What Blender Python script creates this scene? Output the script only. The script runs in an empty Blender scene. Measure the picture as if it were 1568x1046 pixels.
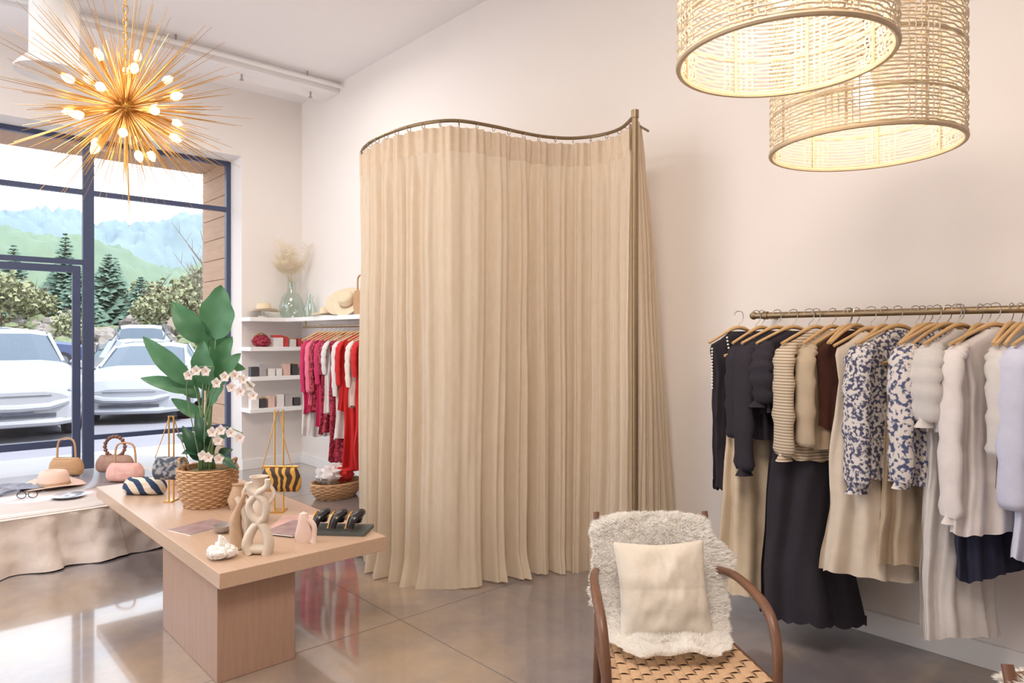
import bpy, math, random, bisect
from mathutils import Vector, Matrix, noise
random.seed(7)
PI=math.pi
def S(r,g,b):
    f=lambda c:(c/255/12.92) if c/255<=0.04045 else ((c/255+0.055)/1.055)**2.4
    return (f(r),f(g),f(b),1)
# ---------------------------------------------------------------- materials
def mk(name,c,rough=.6,metal=0,var=.08,vs=12,bump=0,bs=150,emis=None,es=0,transl=0,coat=0,c2=None,stretch=(1,1,1),spec=.5,sheen=0,pattern=None,bd=.01):
    m=bpy.data.materials.new(name); m.use_nodes=True
    nt=m.node_tree; N=nt.nodes; L=nt.links; b=N['Principled BSDF']; out=N['Material Output']
    tc=N.new('ShaderNodeTexCoord'); mp=N.new('ShaderNodeMapping'); mp.inputs['Scale'].default_value=stretch
    L.new(tc.outputs['Object'],mp.inputs['Vector'])
    nz=N.new('ShaderNodeTexNoise'); nz.inputs['Scale'].default_value=vs; nz.inputs['Detail'].default_value=4
    L.new(mp.outputs[0],nz.inputs['Vector'])
    mx=N.new('ShaderNodeMix'); mx.data_type='RGBA'
    if c2 is None:
        c2=tuple(max(0,x*(1-var*2)) for x in c[:3])+(1,); ca=tuple(min(1,x*(1+var)) for x in c[:3])+(1,)
    else: ca=c
    mx.inputs[6].default_value=ca; mx.inputs[7].default_value=c2
    src=nz.outputs['Fac']
    if pattern:
        if pattern[0]=='voronoi':
            t=N.new('ShaderNodeTexVoronoi'); t.inputs['Scale'].default_value=pattern[1]; o=t.outputs['Distance']
        elif pattern[0]=='noise':
            t=N.new('ShaderNodeTexNoise'); t.inputs['Scale'].default_value=pattern[1]; t.inputs['Detail'].default_value=1; o=t.outputs['Fac']
        else:
            t=N.new('ShaderNodeTexWave'); t.inputs['Scale'].default_value=pattern[1]; t.bands_direction=pattern[3] if len(pattern)>3 else 'Z'; o=t.outputs['Fac']
            t.inputs['Distortion'].default_value=pattern[4] if len(pattern)>4 else 0.3
        L.new(mp.outputs[0],t.inputs['Vector'])
        rp=N.new('ShaderNodeValToRGB'); p=pattern[2]
        rp.color_ramp.elements[0].position=max(0,p-.06); rp.color_ramp.elements[1].position=min(1,p+.06)
        L.new(o,rp.inputs[0]); src=rp.outputs[0]
    L.new(src,mx.inputs[0]); L.new(mx.outputs[2],b.inputs['Base Color'])
    b.inputs['Roughness'].default_value=rough; b.inputs['Metallic'].default_value=metal
    b.inputs['Specular IOR Level'].default_value=spec
    b.inputs['Coat Weight'].default_value=coat; b.inputs['Sheen Weight'].default_value=sheen
    if emis: b.inputs['Emission Color'].default_value=emis; b.inputs['Emission Strength'].default_value=es
    if bump:
        n2=N.new('ShaderNodeTexNoise'); n2.inputs['Scale'].default_value=bs; n2.inputs['Detail'].default_value=3
        L.new(mp.outputs[0],n2.inputs['Vector'])
        bp=N.new('ShaderNodeBump'); bp.inputs['Strength'].default_value=bump; bp.inputs['Distance'].default_value=bd
        L.new(n2.outputs['Fac'],bp.inputs['Height']); L.new(bp.outputs[0],b.inputs['Normal'])
    if transl:
        tr=N.new('ShaderNodeBsdfTranslucent'); L.new(mx.outputs[2],tr.inputs['Color'])
        ms=N.new('ShaderNodeMixShader'); ms.inputs[0].default_value=transl
        L.new(b.outputs[0],ms.inputs[1]); L.new(tr.outputs[0],ms.inputs[2]); L.new(ms.outputs[0],out.inputs['Surface'])
    return m
def glassmat(name,tint=(1,1,1,1),gl=.06,rough=.02):
    m=bpy.data.materials.new(name); m.use_nodes=True; N=m.node_tree.nodes; L=m.node_tree.links
    N.remove(N['Principled BSDF'])
    t=N.new('ShaderNodeBsdfTransparent'); t.inputs[0].default_value=tint
    g=N.new('ShaderNodeBsdfGlossy'); g.inputs['Roughness'].default_value=rough
    x=N.new('ShaderNodeMixShader'); fr=N.new('ShaderNodeLayerWeight'); fr.inputs[0].default_value=.3
    mt=N.new('ShaderNodeMath'); mt.operation='MULTIPLY_ADD'; mt.inputs[1].default_value=.5; mt.inputs[2].default_value=gl
    L.new(fr.outputs['Facing'],mt.inputs[0]); L.new(mt.outputs[0],x.inputs[0])
    L.new(t.outputs[0],x.inputs[1]); L.new(g.outputs[0],x.inputs[2]); L.new(x.outputs[0],N['Material Output'].inputs[0])
    return m
# ---------------------------------------------------------------- mesh builder
def cr(pts,n=8,closed=False):
    P=[Vector(p) for p in pts]; out=[]
    m=len(P); rng=range(m if closed else m-1)
    for i in rng:
        if closed: a,b,c,d=P[i-1],P[i],P[(i+1)%m],P[(i+2)%m]
        else: a=P[max(0,i-1)];b=P[i];c=P[i+1];d=P[min(m-1,i+2)]
        for k in range(n):
            t=k/n
            out.append(.5*((2*b)+(c-a)*t+(2*a-5*b+4*c-d)*t*t+(3*b-a-3*c+d)*t**3))
    if not closed: out.append(P[-1])
    return out
class MB:
    def __init__(s): s.v=[];s.f=[];s.m=[];s.mats=[];s.cur=0;s.T=Matrix.Identity(4)
    def mat(s,m):
        if m not in s.mats: s.mats.append(m)
        s.cur=s.mats.index(m); return s
    def add(s,vs,fs):
        o=len(s.v); T=s.T
        s.v+=[tuple(T@Vector(p)) for p in vs]; s.f+=[tuple(i+o for i in f) for f in fs]; s.m+=[s.cur]*len(fs)
    def box(s,x0,y0,z0,x1,y1,z1):
        x0,x1=sorted((x0,x1));y0,y1=sorted((y0,y1));z0,z1=sorted((z0,z1))
        v=[(x0,y0,z0),(x1,y0,z0),(x1,y1,z0),(x0,y1,z0),(x0,y0,z1),(x1,y0,z1),(x1,y1,z1),(x0,y1,z1)]
        s.add(v,[(0,3,2,1),(4,5,6,7),(0,1,5,4),(1,2,6,5),(2,3,7,6),(3,0,4,7)])
    def tube(s,path,r,n=8,closed=False,flat=1):
        P=[Vector(p) for p in path]; m=len(P)
        R=r if isinstance(r,(list,tuple)) else [r]*m
        if len(R)!=m: R=[R[min(len(R)-1,int(i/(m-1)*(len(R)-1)))]+(R[min(len(R)-1,int(i/(m-1)*(len(R)-1))+1)]-R[min(len(R)-1,int(i/(m-1)*(len(R)-1)))])*((i/(m-1)*(len(R)-1))%1) for i in range(m)]
        vs=[];u=None
        for i in range(m):
            if closed: t=P[(i+1)%m]-P[i-1]
            else: t=P[min(m-1,i+1)]-P[max(0,i-1)]
            t=t.normalized() if t.length>1e-9 else Vector((0,0,1))
            if u is None:
                u=t.cross(Vector((0,0,1)))
                if u.length<.1: u=t.cross(Vector((1,0,0)))
            u=(u-t*u.dot(t)).normalized(); w=t.cross(u)
            for k in range(n):
                a=2*PI*k/n; vs.append(P[i]+(u*math.cos(a)+w*math.sin(a)*flat)*R[i])
        fs=[]
        for i in range(m if closed else m-1):
            j=(i+1)%m
            for k in range(n): k2=(k+1)%n; fs.append((i*n+k,i*n+k2,j*n+k2,j*n+k))
        if not closed: fs.append(tuple(range(n))[::-1]); fs.append(tuple((m-1)*n+k for k in range(n)))
        s.add(vs,fs)
    def rev(s,prof,c=(0,0,0),n=32,fn=None):
        vs=[];m=len(prof)
        for r,z in prof:
            for k in range(n):
                a=2*PI*k/n; p=Vector((r*math.cos(a),r*math.sin(a),z))
                if fn: p=fn(p,a)
                vs.append(p+Vector(c))
        fs=[(i*n+k,i*n+(k+1)%n,(i+1)*n+(k+1)%n,(i+1)*n+k) for i in range(m-1) for k in range(n)]
        s.add(vs,fs)
    def grid(s,fn,nu,nv,cu=False):
        vs=[fn(i/nu,j/nv) for j in range(nv+1) for i in range(nu if cu else nu+1)]
        w=nu if cu else nu+1
        fs=[(j*w+i,j*w+(i+1)%w,(j+1)*w+(i+1)%w,(j+1)*w+i) for j in range(nv) for i in range(nu)]
        s.add(vs,fs)
    def ball(s,c,r,nu=12,nv=8,jit=0):
        if not isinstance(r,(tuple,list)): r=(r,r,r)
        c=Vector(c)
        def f(u,v):
            a=2*PI*u;b=PI*v
            d=Vector((math.sin(b)*math.cos(a),math.sin(b)*math.sin(a),math.cos(b)))
            k=1+(jit*noise.noise(d*2.3+c*5) if jit else 0)
            return c+Vector((d.x*r[0]*k,d.y*r[1]*k,d.z*r[2]*k))
        s.grid(f,nu,nv,True)
    def leaf(s,base,tip,w,nrm,bend=.1,n=10,wave=0,shape=.8,vfold=.15):
        b=Vector(base);t=Vector(tip);d=t-b;L=d.length;dn=d.normalized()
        nr=Vector(nrm);nr=(nr-dn*nr.dot(dn)).normalized();sd=dn.cross(nr)
        def f(u,v):
            x=(u-.5)*2
            ww=w*.5*(math.sin(PI*min(1,v**shape))**.75 if 0<v<1 else 0.02)
            p=b+d*v+nr*(bend*L*math.sin(PI*v))+sd*(x*ww)+nr*(abs(x)*ww*vfold*2)+nr*(wave*w*math.sin(v*17+x*2)*abs(x))
            return p
        s.grid(f,4,n)
    def obj(s,name,loc=(0,0,0),rz=0,parent=None,bevel=0,sharp=.7,seg=2):
        me=bpy.data.meshes.new(name); me.from_pydata(s.v,[],s.f)
        for m in s.mats: me.materials.append(m)
        me.polygons.foreach_set('material_index',s.m); me.polygons.foreach_set('use_smooth',[True]*len(s.f))
        me.update(); me.set_sharp_from_angle(angle=sharp)
        o=bpy.data.objects.new(name,me); bpy.context.scene.collection.objects.link(o)
        o.location=loc;o.rotation_euler=(0,0,rz)
        if parent: o.parent=parent
        if bevel:
            bm=o.modifiers.new('bev','BEVEL');bm.width=bevel;bm.segments=seg;bm.limit_method='ANGLE'
        return o
def boxobj(name,*a,mat,bevel=0,parent=None):
    b=MB().mat(mat); b.box(*a); return b.obj(name,bevel=bevel,parent=parent)
def empty(name,loc,rz=0):
    r=bpy.data.objects.new(name,None); bpy.context.scene.collection.objects.link(r); r.location=loc; r.rotation_euler=(0,0,rz); return r

# palette
M={}
M['wall']=mk('wall_paint',S(238,231,226),.85,var=.015,vs=2,bump=.05,bs=300)
M['ceil']=mk('ceiling_paint',S(244,240,240),.9,var=.01,vs=2)
M['trim']=mk('trim_white',S(242,240,238),.5,var=.01)
M['frame']=mk('frame_dark',S(66,76,106),.4,var=.05)
M['oak']=mk('oak_veneer',S(204,176,152),.32,c2=S(186,154,130),vs=5,stretch=(1,14,14),bump=.05,bs=20)
M['oakv']=mk('oak_veneer_vertical',S(180,148,128),.45,c2=S(160,126,108),vs=5,stretch=(14,14,1),bump=.05,bs=20)
M['chairwood']=mk('walnut',S(122,84,60),.4,c2=S(92,60,44),vs=6,stretch=(6,6,1))
M['brass']=mk('antique_brass',S(150,130,102),.4,metal=.8,var=.1,vs=30)
M['gold']=mk('gold_metal',S(222,176,102),.3,metal=.85,var=.05)
M['hang']=mk('hanger_wood',S(212,172,122),.45,var=.08,vs=30)
M['steel']=mk('steel',S(180,175,170),.3,metal=.9,var=.03)
M['basket']=mk('wicker',S(214,176,134),.7,c2=S(170,126,88),pattern=('wave',28,.45,'Z',1.5),bump=.6,bs=90)
M['straw']=mk('straw',S(228,210,180),.7,var=.08,vs=60,bump=.3,bs=150)
M['hatpink']=mk('felt_hat',S(232,200,182),.8,var=.04,vs=20)
M['white']=mk('white_matte',S(240,236,230),.6,var=.03)
M['ceram']=mk('ceramic_cream',S(218,204,188),.55,var=.05,vs=30)
M['ceramtan']=mk('ceramic_tan',S(192,160,130),.6,var=.08,vs=30)
M['black']=mk('black_gloss',S(40,36,38),.25,var=.1)
M['leaf']=mk('leaf_green',S(98,148,104),.4,c2=S(66,120,84),vs=8,transl=.3)
M['leafd']=mk('leaf_dark',S(62,104,74),.4,c2=S(42,80,60),vs=8,transl=.15)
M['stem']=mk('stem_green',S(112,142,96),.5,var=.1)
M['petal']=mk('orchid_petal',S(250,240,236),.5,var=.02,transl=.3)
M['glass']=glassmat('window_glass',(1,1,1,1),.02)
M['vglass']=glassmat('vase_glass',(.82,.9,.86,1),.12)
# ---------------------------------------------------------------- room shell
H=4.31; XL=-7.84; YB=3.71
def floor_material():
    m=bpy.data.materials.new('polished_concrete'); m.use_nodes=True; N=m.node_tree.nodes; L=m.node_tree.links; b=N['Principled BSDF']
    tc=N.new('ShaderNodeTexCoord')
    n1=N.new('ShaderNodeTexNoise'); n1.inputs['Scale'].default_value=.55; n1.inputs['Detail'].default_value=7; n1.inputs['Roughness'].default_value=.6; n1.inputs['Distortion'].default_value=.6
    n2=N.new('ShaderNodeTexNoise'); n2.inputs['Scale'].default_value=4; n2.inputs['Detail'].default_value=8; n2.inputs['Roughness'].default_value=.7
    L.new(tc.outputs['Object'],n1.inputs[0]); L.new(tc.outputs['Object'],n2.inputs[0])
    r=N.new('ShaderNodeValToRGB'); e=r.color_ramp.elements; e[0].position=.38; e[0].color=S(118,114,122); e[1].position=.62; e[1].color=S(162,142,122)
    x=e.new(.5); x.color=S(136,126,124)
    L.new(n1.outputs['Fac'],r.inputs[0])
    mx=N.new('ShaderNodeMix'); mx.data_type='RGBA'; mx.blend_type='OVERLAY'; mx.inputs[0].default_value=.4
    L.new(r.outputs[0],mx.inputs[6])
    bw=N.new('ShaderNodeRGBToBW'); L.new(n2.outputs['Color'],bw.inputs[0]); L.new(bw.outputs[0],mx.inputs[7])
    L.new(mx.outputs[2],b.inputs['Base Color'])
    mr=N.new('ShaderNodeMapRange'); mr.inputs[3].default_value=.08; mr.inputs[4].default_value=.26; L.new(n2.outputs['Fac'],mr.inputs[0]); L.new(mr.outputs[0],b.inputs['Roughness'])
    b.inputs['Coat Weight'].default_value=.9; b.inputs['Coat Roughness'].default_value=.05; b.inputs['Specular IOR Level'].default_value=.65
    return m
b=MB().mat(floor_material()); b.box(-8.28,-3.5,-.12,3.4,YB+.15,0)
floor=b.obj('floor')
jm=mk('floor_joint',S(112,104,100),.5)
b=MB().mat(jm)
for y in (-.4,2.03): b.box(XL,y-.002,-.002,3.2,y+.002,.0006)
for x in (-6.2,-3.12,-.8): b.box(x-.002,-3.4,-.002,x+.002,YB,.0006)
b.obj('floor_joint',parent=floor)
boxobj('ceiling',-8.28,-3.5,H,3.4,YB+.15,H+.15,mat=M['ceil'])
boxobj('wall_back',-8.28,YB,-.1,3.4,YB+.15,H,mat=M['wall'])
boxobj('unseen_right_light_block',3.2,-3.5,-.1,3.35,YB,H,mat=M['wall'])  # unseen wall, added to keep sun and sky light out of this side
boxobj('unseen_front_light_block',-3.0,-3.65,-.1,3.35,-3.5,H,mat=M['wall'])  # unseen partial wall, added to block ambient so window light dominates
YW=2.99; ZW=3.55
b=MB().mat(M['wall'])
b.box(-8.28,YW,-.1,XL,YB,H); b.box(-8.28,-3.5,ZW,XL,YW,H); b.box(-8.28,-3.5,-.1,XL,-3.3,ZW)
b.obj('wall_left')
b=MB().mat(M['trim']); b.box(XL,YB-.018,0,3.2,YB,.115); b.obj('baseboard_back',bevel=.003)
b=MB().mat(M['trim']); b.box(XL,YW,0,XL+.018,YB-.018,.115); b.obj('baseboard_left',bevel=.003)
b=MB().mat(M['ceil']); b.box(-7.26,-3.5,4.19,-6.91,YB,H); b.obj('trim_1',bevel=.006)
b=MB().mat(M['trim']); b.tube([(-6.84,-3.3,4.24),(-6.84,YB,4.24)],.022,10)
b.mat(M['steel'])
for y in (-1,.6,2.0,3.3): b.tube([(-6.84,y,4.24),(-6.84,y,4.31)],.01,6)
for y in (2.7,3.45): b.tube([(-7.08,y,4.19),(-7.08,y,4.14),(-7.08,y,4.135),(-7.08,y,4.13)],[.01,.01,.022,.022],10)
b.obj('ceiling_conduit')
b=MB().mat(M['trim'])
b.rev([(0,4.31),(.17,4.31),(.17,3.72),(.2,3.70),(.27,3.62),(.275,3.60),(.26,3.60),(.15,3.66),(0,3.66)],(-6.52,1.0,0),40)
b.obj('ceiling_pendant_fixture')
def bars(b,x,y0,y1,z0,z1,w=.05,d=.06,mid=()):
    b.box(x-d/2,y0,z0,x+d/2,y0+w,z1);b.box(x-d/2,y1-w,z0,x+d/2,y1,z1)
    b.box(x-d/2,y0+w,z1-w,x+d/2,y1-w,z1);b.box(x-d/2,y0+w,z0,x+d/2,y1-w,z0+w)
    for z in mid:b.box(x-d/2,y0+w,z-w/2,x+d/2,y1-w,z+w/2)
XW=-8.2
def window(name,y0,y1,mid):
    b=MB().mat(M['frame']); bars(b,XW,y0,y1,.0,ZW,mid=mid)
    b.mat(M['glass']); b.add([(XW,y0+.03,.03),(XW,y1-.03,.03),(XW,y1-.03,ZW-.03),(XW,y0+.03,ZW-.03)],[(0,1,2,3)])
    b.obj(name)
window('window_1',1.55,YW,(.47,2.99))
window('window_2',-1.5,.33,(.47,2.27,2.99))
window('window_3',-3.3,-1.5,(.47,2.27,2.99))
b=MB().mat(M['frame']); bars(b,XW,.33,1.55,.0,ZW,mid=(2.27,2.99))
bars(b,XW,.40,1.48,.01,2.23,w=.07,d=.05,mid=())
b.box(XW-.025,.47,.40,XW+.025,1.41,.47)
b.tube([(XW+.03,.55,.95),(XW+.09,.55,.95),(XW+.09,.55,1.35),(XW+.03,.55,1.35)],.012,8)
b.mat(M['glass']); b.add([(XW,.35,.03),(XW,1.5,.03),(XW,1.5,ZW-.03),(XW,.35,ZW-.03)],[(0,1,2,3)])
b.obj('door_1')
cl=mk('cedar_cladding',S(200,164,134),.7,c2=S(172,136,108),vs=3,stretch=(1,8,8))
b=MB().mat(cl)
z=-.3
while z<3.6:
    b.box(-9.14,YW+.0,z,-8.29,YW+.1,min(z+.245,3.7)); z+=.25
b.box(-9.14,-3,3.57,-8.29,YW-.01,3.63)
b.obj('trim_2',bevel=.006)
# ---------------------------------------------------------------- display table
b=MB().mat(M['oak']); b.box(-5.30,1.05,.43,-3.0,1.87,.50)
b.mat(M['oakv']); b.box(-3.86,1.065,0,-3.07,1.42,.43); b.box(-5.2,1.5,0,-4.5,1.85,.43)
b.obj('display_table',bevel=.003)
cloth=mk('draped_cloth',S(222,208,198),.85,var=.05,vs=5,bump=.3,bs=18,bd=.02)
top=mk('marble_top',S(236,230,230),.15,var=.04,vs=4,coat=.4)
b=MB()
def plan(a,o=0):
    cx,cy,hx,hy=-6.2,.3,.80,1.42; e=.36
    c,s_=math.cos(a),math.sin(a)
    return (cx+(hx+o)*math.copysign(abs(c)**e,c), cy+(hy+o)*math.copysign(abs(s_)**e,s_))
def dr(u,v):
    a=2*PI*u+.0001
    x,y=plan(a,0); k=(x*.6+y)*1.0
    w=noise.noise(Vector((x*1.3,y*1.3,4)))
    sn=math.sin(k*17+5*w)
    fl=.05*v**.8*(abs(sn)**.6*math.copysign(1,sn))*(.6+.8*abs(w))+.04*v*noise.noise(Vector((x*5,y*5,v*1.2)))+.015*noise.noise(Vector((x*14,y*14,v*4)))*(v>0)
    x,y=plan(a,fl+.03+.10*v**1.5)
    return Vector((x,y,.34*(1-v)**1.05+.004+.018*abs(noise.noise(Vector((x*3,y*3,0))))*v))
b.mat(cloth); b.grid(dr,1400,24,True)
n=160
b.add([plan(2*PI*k/n,.035)+(.3445,) for k in range(n)],[tuple(range(n))])
b.mat(top)
tp=[plan(2*PI*k/n,-.02) for k in range(n)]
b.add([p+(.346,) for p in tp]+[p+(.352,) for p in tp],[tuple(range(n,2*n))]+[(k,(k+1)%n,n+(k+1)%n,n+k) for k in range(n)])
b.obj('draped_display_platform',sharp=1.6)
# ---------------------------------------------------------------- curtain
ctop=2.74
path=[(-4.72,3.70,0),(-4.70,3.30,0),(-4.58,2.85,0),(-4.31,2.50,0),(-4.04,2.375,0),(-3.721,2.345,0),(-3.43,2.39,0),(-3.25,2.507,0),(-3.186,2.74,0),(-3.165,2.95,0),(-3.125,3.135,0),(-3.028,3.285,0),(-2.867,3.36,0),(-2.69,3.345,0),(-2.50,3.225,0)]
cp=cr(path,60)
cum=[0]
for i in range(1,len(cp)): cum.append(cum[-1]+(cp[i]-cp[i-1]).length)
TL=cum[-1]
def at(s_):
    i=min(len(cp)-2,max(0,bisect.bisect(cum,s_)-1)); t=(s_-cum[i])/max(1e-9,cum[i+1]-cum[i])
    p=cp[i].lerp(cp[i+1],t); a=cp[max(0,i-3)];c=cp[min(len(cp)-1,i+4)]; d=(c-a).normalized()
    return p,Vector((d.y,-d.x,0))
lin=mk('linen_curtain',S(240,226,206),.9,c2=S(226,208,184),vs=38,stretch=(1,1,.3),bump=.55,bs=240,transl=.3,bd=.003)
linh=mk('linen_header',S(222,203,180),.9,var=.05,vs=38,bump=.5,bs=240,transl=.08,bd=.003)
def curtain_pt(u,v,P=at,T=TL,wl=.142,seed=0):
    s_=u*T; p,nr=P(s_)
    z=ctop*(1-v)+.008+.010*math.sin(s_*5)*v
    fr=min(1,v*9)
    ph=2*PI*s_/wl+5.2*noise.noise(Vector((s_*1.5,seed,0)))+1.5*v*noise.noise(Vector((s_*2.0,v*1.6,5+seed)))
    am=.036*(.5+.5*v)*max(.10,1+1.7*noise.noise(Vector((s_*1.9,v*.7,9+seed))))
    sn=math.sin(ph); off=am*(sn+.34*math.sin(2*ph+1.1+v)+.2*math.sin(3.3*ph+v))
    off+=.06*v*noise.noise(Vector((s_*1.4,v*1.2,3)))+.009*noise.noise(Vector((s_*13,v*6,1)))
    hg=.010*math.sin(2*PI*s_/.052+2*noise.noise(Vector((s_*4,0,2))))+.012*math.sin(ph)
    off=off*fr+hg*(1-fr)
    if v<.056: off+=.006
    if v>.95: off+= (v-.95)*1.4*(.3+noise.noise(Vector((s_*4,0,1))))
    return p+nr*off+Vector((0,0,z))
cpar=empty('fitting_room_curtain',(0,0,0))
b=MB(); b.mat(lin); b.grid(lambda u,v:curtain_pt(u,.053+v*.947),1300,48)
b.mat(linh); b.grid(lambda u,v:curtain_pt(u,v*.0535),1300,4)
b.obj('linen_panel',parent=cpar,sharp=1.6)
p0=Vector((-2.475,3.22,0));p1=Vector((-2.60,3.69,0))
def at2(s_):
    t=s_/.55; d=(p1-p0).normalized(); return p0.lerp(p1,t),Vector((-d.y*-1,d.x*-1,0))
def sp(u,v):
    q=curtain_pt(u,v,P=at2,T=.55,wl=.1,seed=4)
    k=.42+.58*v**.8; pp,_=at2(u*.55)
    return Vector((pp.x*1+(q.x-pp.x)*.8+.09*v*u, min(3.695,p0.y+(q.y-p0.y)*k),q.z))
b=MB().mat(lin); b.grid(sp,120,36); b.obj('side_panel',parent=cpar,sharp=1.6)
b=MB().mat(M['brass'])
b.tube([p+Vector((0,0,2.785)) for p in cp[::6]]+[Vector((-2.47,3.2,2.785))],.011,8)
b.tube([(-2.47,3.2,2.735),(-2.51,3.38,2.735)],.007,8)
b.tube([(-2.47,3.2,0),(-2.47,3.2,2.80)],.018,12)
b.tube([(-2.47,3.2,2.765),(-2.47,3.2,2.81)],.022,12); b.tube([(-2.47,3.2,0),(-2.47,3.2,.012)],.05,20)
s_=.05
while s_<TL:
    p,nr=at(s_); q=p+Vector((0,0,2.772)); b.tube([q+nr*.016*math.cos(a)+Vector((0,0,.018*math.sin(a))) for a in [k*PI/4 for k in range(8)]],.0022,4,closed=True); s_+=.115
b.obj('curved_brass_rod',parent=cpar)
# ---------------------------------------------------------------- garments
def garment(name,X0,Y0,zt,zb,mat,hws=.2,hwb=.22,th=.04,sleeve=0,sw=.042,rot=0,fold=.02,k=None,cuff=None,waist=False,hem=None,zr=1.616,extra=None,coll=False,thb=1.3):
    b=MB(); ph=random.random()*6; k=k or random.choice((6,7,8,9)); sd=random.random()*50
    if waist: prof=[(zt,.15,.012),(zt-.04,.152,.018),(zt-.12,hws,th*.7)]
    else: prof=[(zt+.004,.05,.02),(zt-.012,.07,.028),(zt-.038,hws*.62,.03),(zt-.068,hws*.95,.028),(zt-.10,hws*1.0,th*.7),(zt-.22,hws*.9,th)]
    prof.append((zb,hwb,th*thb))
    rows=[]
    for i in range(len(prof)-1):
        z0,h0,t0=prof[i];z1,h1,t1=prof[i+1]; n=2 if i<len(prof)-2 else 22
        for j in range(n):
            t=j/n; rows.append((z0+(z1-z0)*t,h0+(h1-h0)*t,t0+(t1-t0)*t))
    rows.append(prof[-1]); nr=len(rows)-1
    def f(u,v):
        z,h,t=rows[int(round(v*nr))]; a=2*PI*u; fr=max(0,(zt-.06-z)/(zt-zb))
        ca,sa=math.cos(a),math.sin(a)
        pa=k*a+ph+1.6*noise.noise(Vector((sd,z*1.5,u*3)))
        fo=fold*fr**.6*(math.sin(pa)+.45*math.sin(1.9*pa+1+z*4))*(1+.7*noise.noise(Vector((u*5,z*1.2,sd))))
        wr=.009*noise.noise(Vector((u*14,z*11,sd)))*(1 if fr>0 else 0)
        h2=h*(1+.08*noise.noise(Vector((z*3.5,sd,ca))))
        return Vector((sa*t+fo*(.5*abs(sa)+.3)+wr+.03*fr*noise.noise(Vector((z*3,ph,0))),ca*(h2+fo*.7)+.02*noise.noise(Vector((z*3,sd,4)))*fr,z+(.018*math.sin(a*2+ph)+.01*math.sin(pa))*(fr**4)))
    b.mat(mat); b.grid(f,144,nr,True)
    if hem:
        b.mat(hem[0])
        def g2(u,v):
            q=f(u,1.0); return Vector((q.x*1.02,q.y*1.02,q.z+.01-hem[1]*v*(.75+.25*abs(math.sin(u*2*PI*10)))))
        b.grid(g2,160,5,True); b.mat(mat)
    if sleeve:
        for sg in (-1,1):
            y=sg*(hws-.02); fx=random.uniform(-.02,.03)
            pts=cr([(0,y*.78,zt-.062),(0.004,y*.98,zt-.088),(.010+fx*.4,y+sg*.028,zt-.15),(.012+fx,y+sg*.035,zt-.11-sleeve*.5),(.0+fx,y+sg*.02,zt-.09-sleeve)],6)
            n=len(pts); b.tube(pts,[sw*(.55+.6*min(1,3.2*i/n))*(1+.10*math.sin(i*1.7+ph)+.06*math.sin(i*3.1))*(1-.25*max(0,i/n-.6)) for i in range(n)],14,flat=.5)
            if cuff:
                e=Vector(pts[-1]); b.tube([e+Vector((0,0,.02)),e,e-Vector((0,0,.03))],[sw*.6,sw*.55,sw*.9],12,flat=.6)
    if coll:
        b.tube([Vector((.03*math.sin(a),.065*math.cos(a),zt-.004+.008*math.cos(a)**2)) for a in [k2*PI/8 for k2 in range(16)]],.011,6,closed=True)
    b.mat(M['hang'])
    zz=zt+(.022 if waist else .016)
    hw=.17 if waist else hws*1.0
    dz=(.03 if waist else .068)
    b.tube(cr([(.006,-hw-.012,zz-dz-.006),(0,-hw*.55,zz-dz*.42),(0,-.03,zz+.004),(0,.03,zz+.004),(0,hw*.55,zz-dz*.42),(.006,hw+.012,zz-dz-.006)],4),[.009,.009,.013,.013,.009,.009],8,flat=.8)
    if waist:
        b.mat(M['steel'])
        for sg in(-1,1): b.box(-.012,sg*.13-.012,zt-.02,.014,sg*.13+.012,zt+.014)
    b.mat(M['steel'])
    b.tube([(0,0,zz),(0,0,zr-.045),(0,.018,zr-.03),(0,.028,zr),(0,.02,zr+.022),(0,0,zr+.027),(0,-.02,zr+.02),(0,-.026,zr+.004)],.0022,5)
    if extra: extra(b)
    return b.obj(name,(X0,Y0,0),rot,sharp=1.4)
G={}
def fab(n,*c,**k):
    d=dict(rough=.9,var=.07,vs=18,bump=.3,bs=220,bd=.004,transl=.08); d.update(k); G[n]=mk('fabric_'+n,S(*c),**d)
fab('black',46,41,50); fab('beige',216,196,168); fab('cream',228,214,196); fab('white',238,233,230,transl=.2); fab('brown',90,54,46); fab('sand',198,178,152)
fab('knit',230,218,198,c2=S(178,156,130),pattern=('wave',22,.3,'Z',.4)); fab('navy',48,50,74); fab('lav',212,214,234); fab('blush',240,232,230)
fab('floral',232,226,222,c2=S(84,86,114),pattern=('noise',62,.5)); fab('floral2',84,92,130,c2=S(236,228,222),pattern=('noise',52,.47))
fab('red',210,44,44); fab('magenta',204,52,98); fab('darkred',130,34,54,c2=S(190,70,86),pattern=('noise',40,.5)); fab('pink',236,120,146); fab('peach',240,226,216)
YR=3.42
b=MB().mat(M['brass']); b.tube([(-1.85,YR,1.616),(2.6,YR,1.616)],.016,12)
for x in (.4,2.4):
    b.tube([(x,YR,1.616),(x,YB,1.616)],.012,10); b.tube([(x,YB-.012,1.616),(x,YB,1.616)],.035,14)
b.tube(cr([(-1.83,YR,1.616),(-1.865,YR+.01,1.616),(-1.875,YR+.05,1.616),(-1.875,YB,1.616)],4),.014,10)
b.ball((-1.855,YR,1.616),.021); b.tube([(-1.80,YR,1.616),(-1.775,YR,1.616)],.021,12)
b.obj('wall_clothes_rail')
def beads(b):
    b.mat(M['white'])
    for k in range(30):
        a=PI*k/29; b.ball((.05+.02*math.sin(a),.10*math.cos(a),1.50-.17*math.sin(a)),.006,6,4)
    for k in range(14): b.ball((.01,-.165,1.44-.016*k),.006,6,4)
def tag(b):
    b.mat(M['white']); b.box(.07,-.1,1.22,.072,-.04,1.32)
g=garment
Z=1.53
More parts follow.
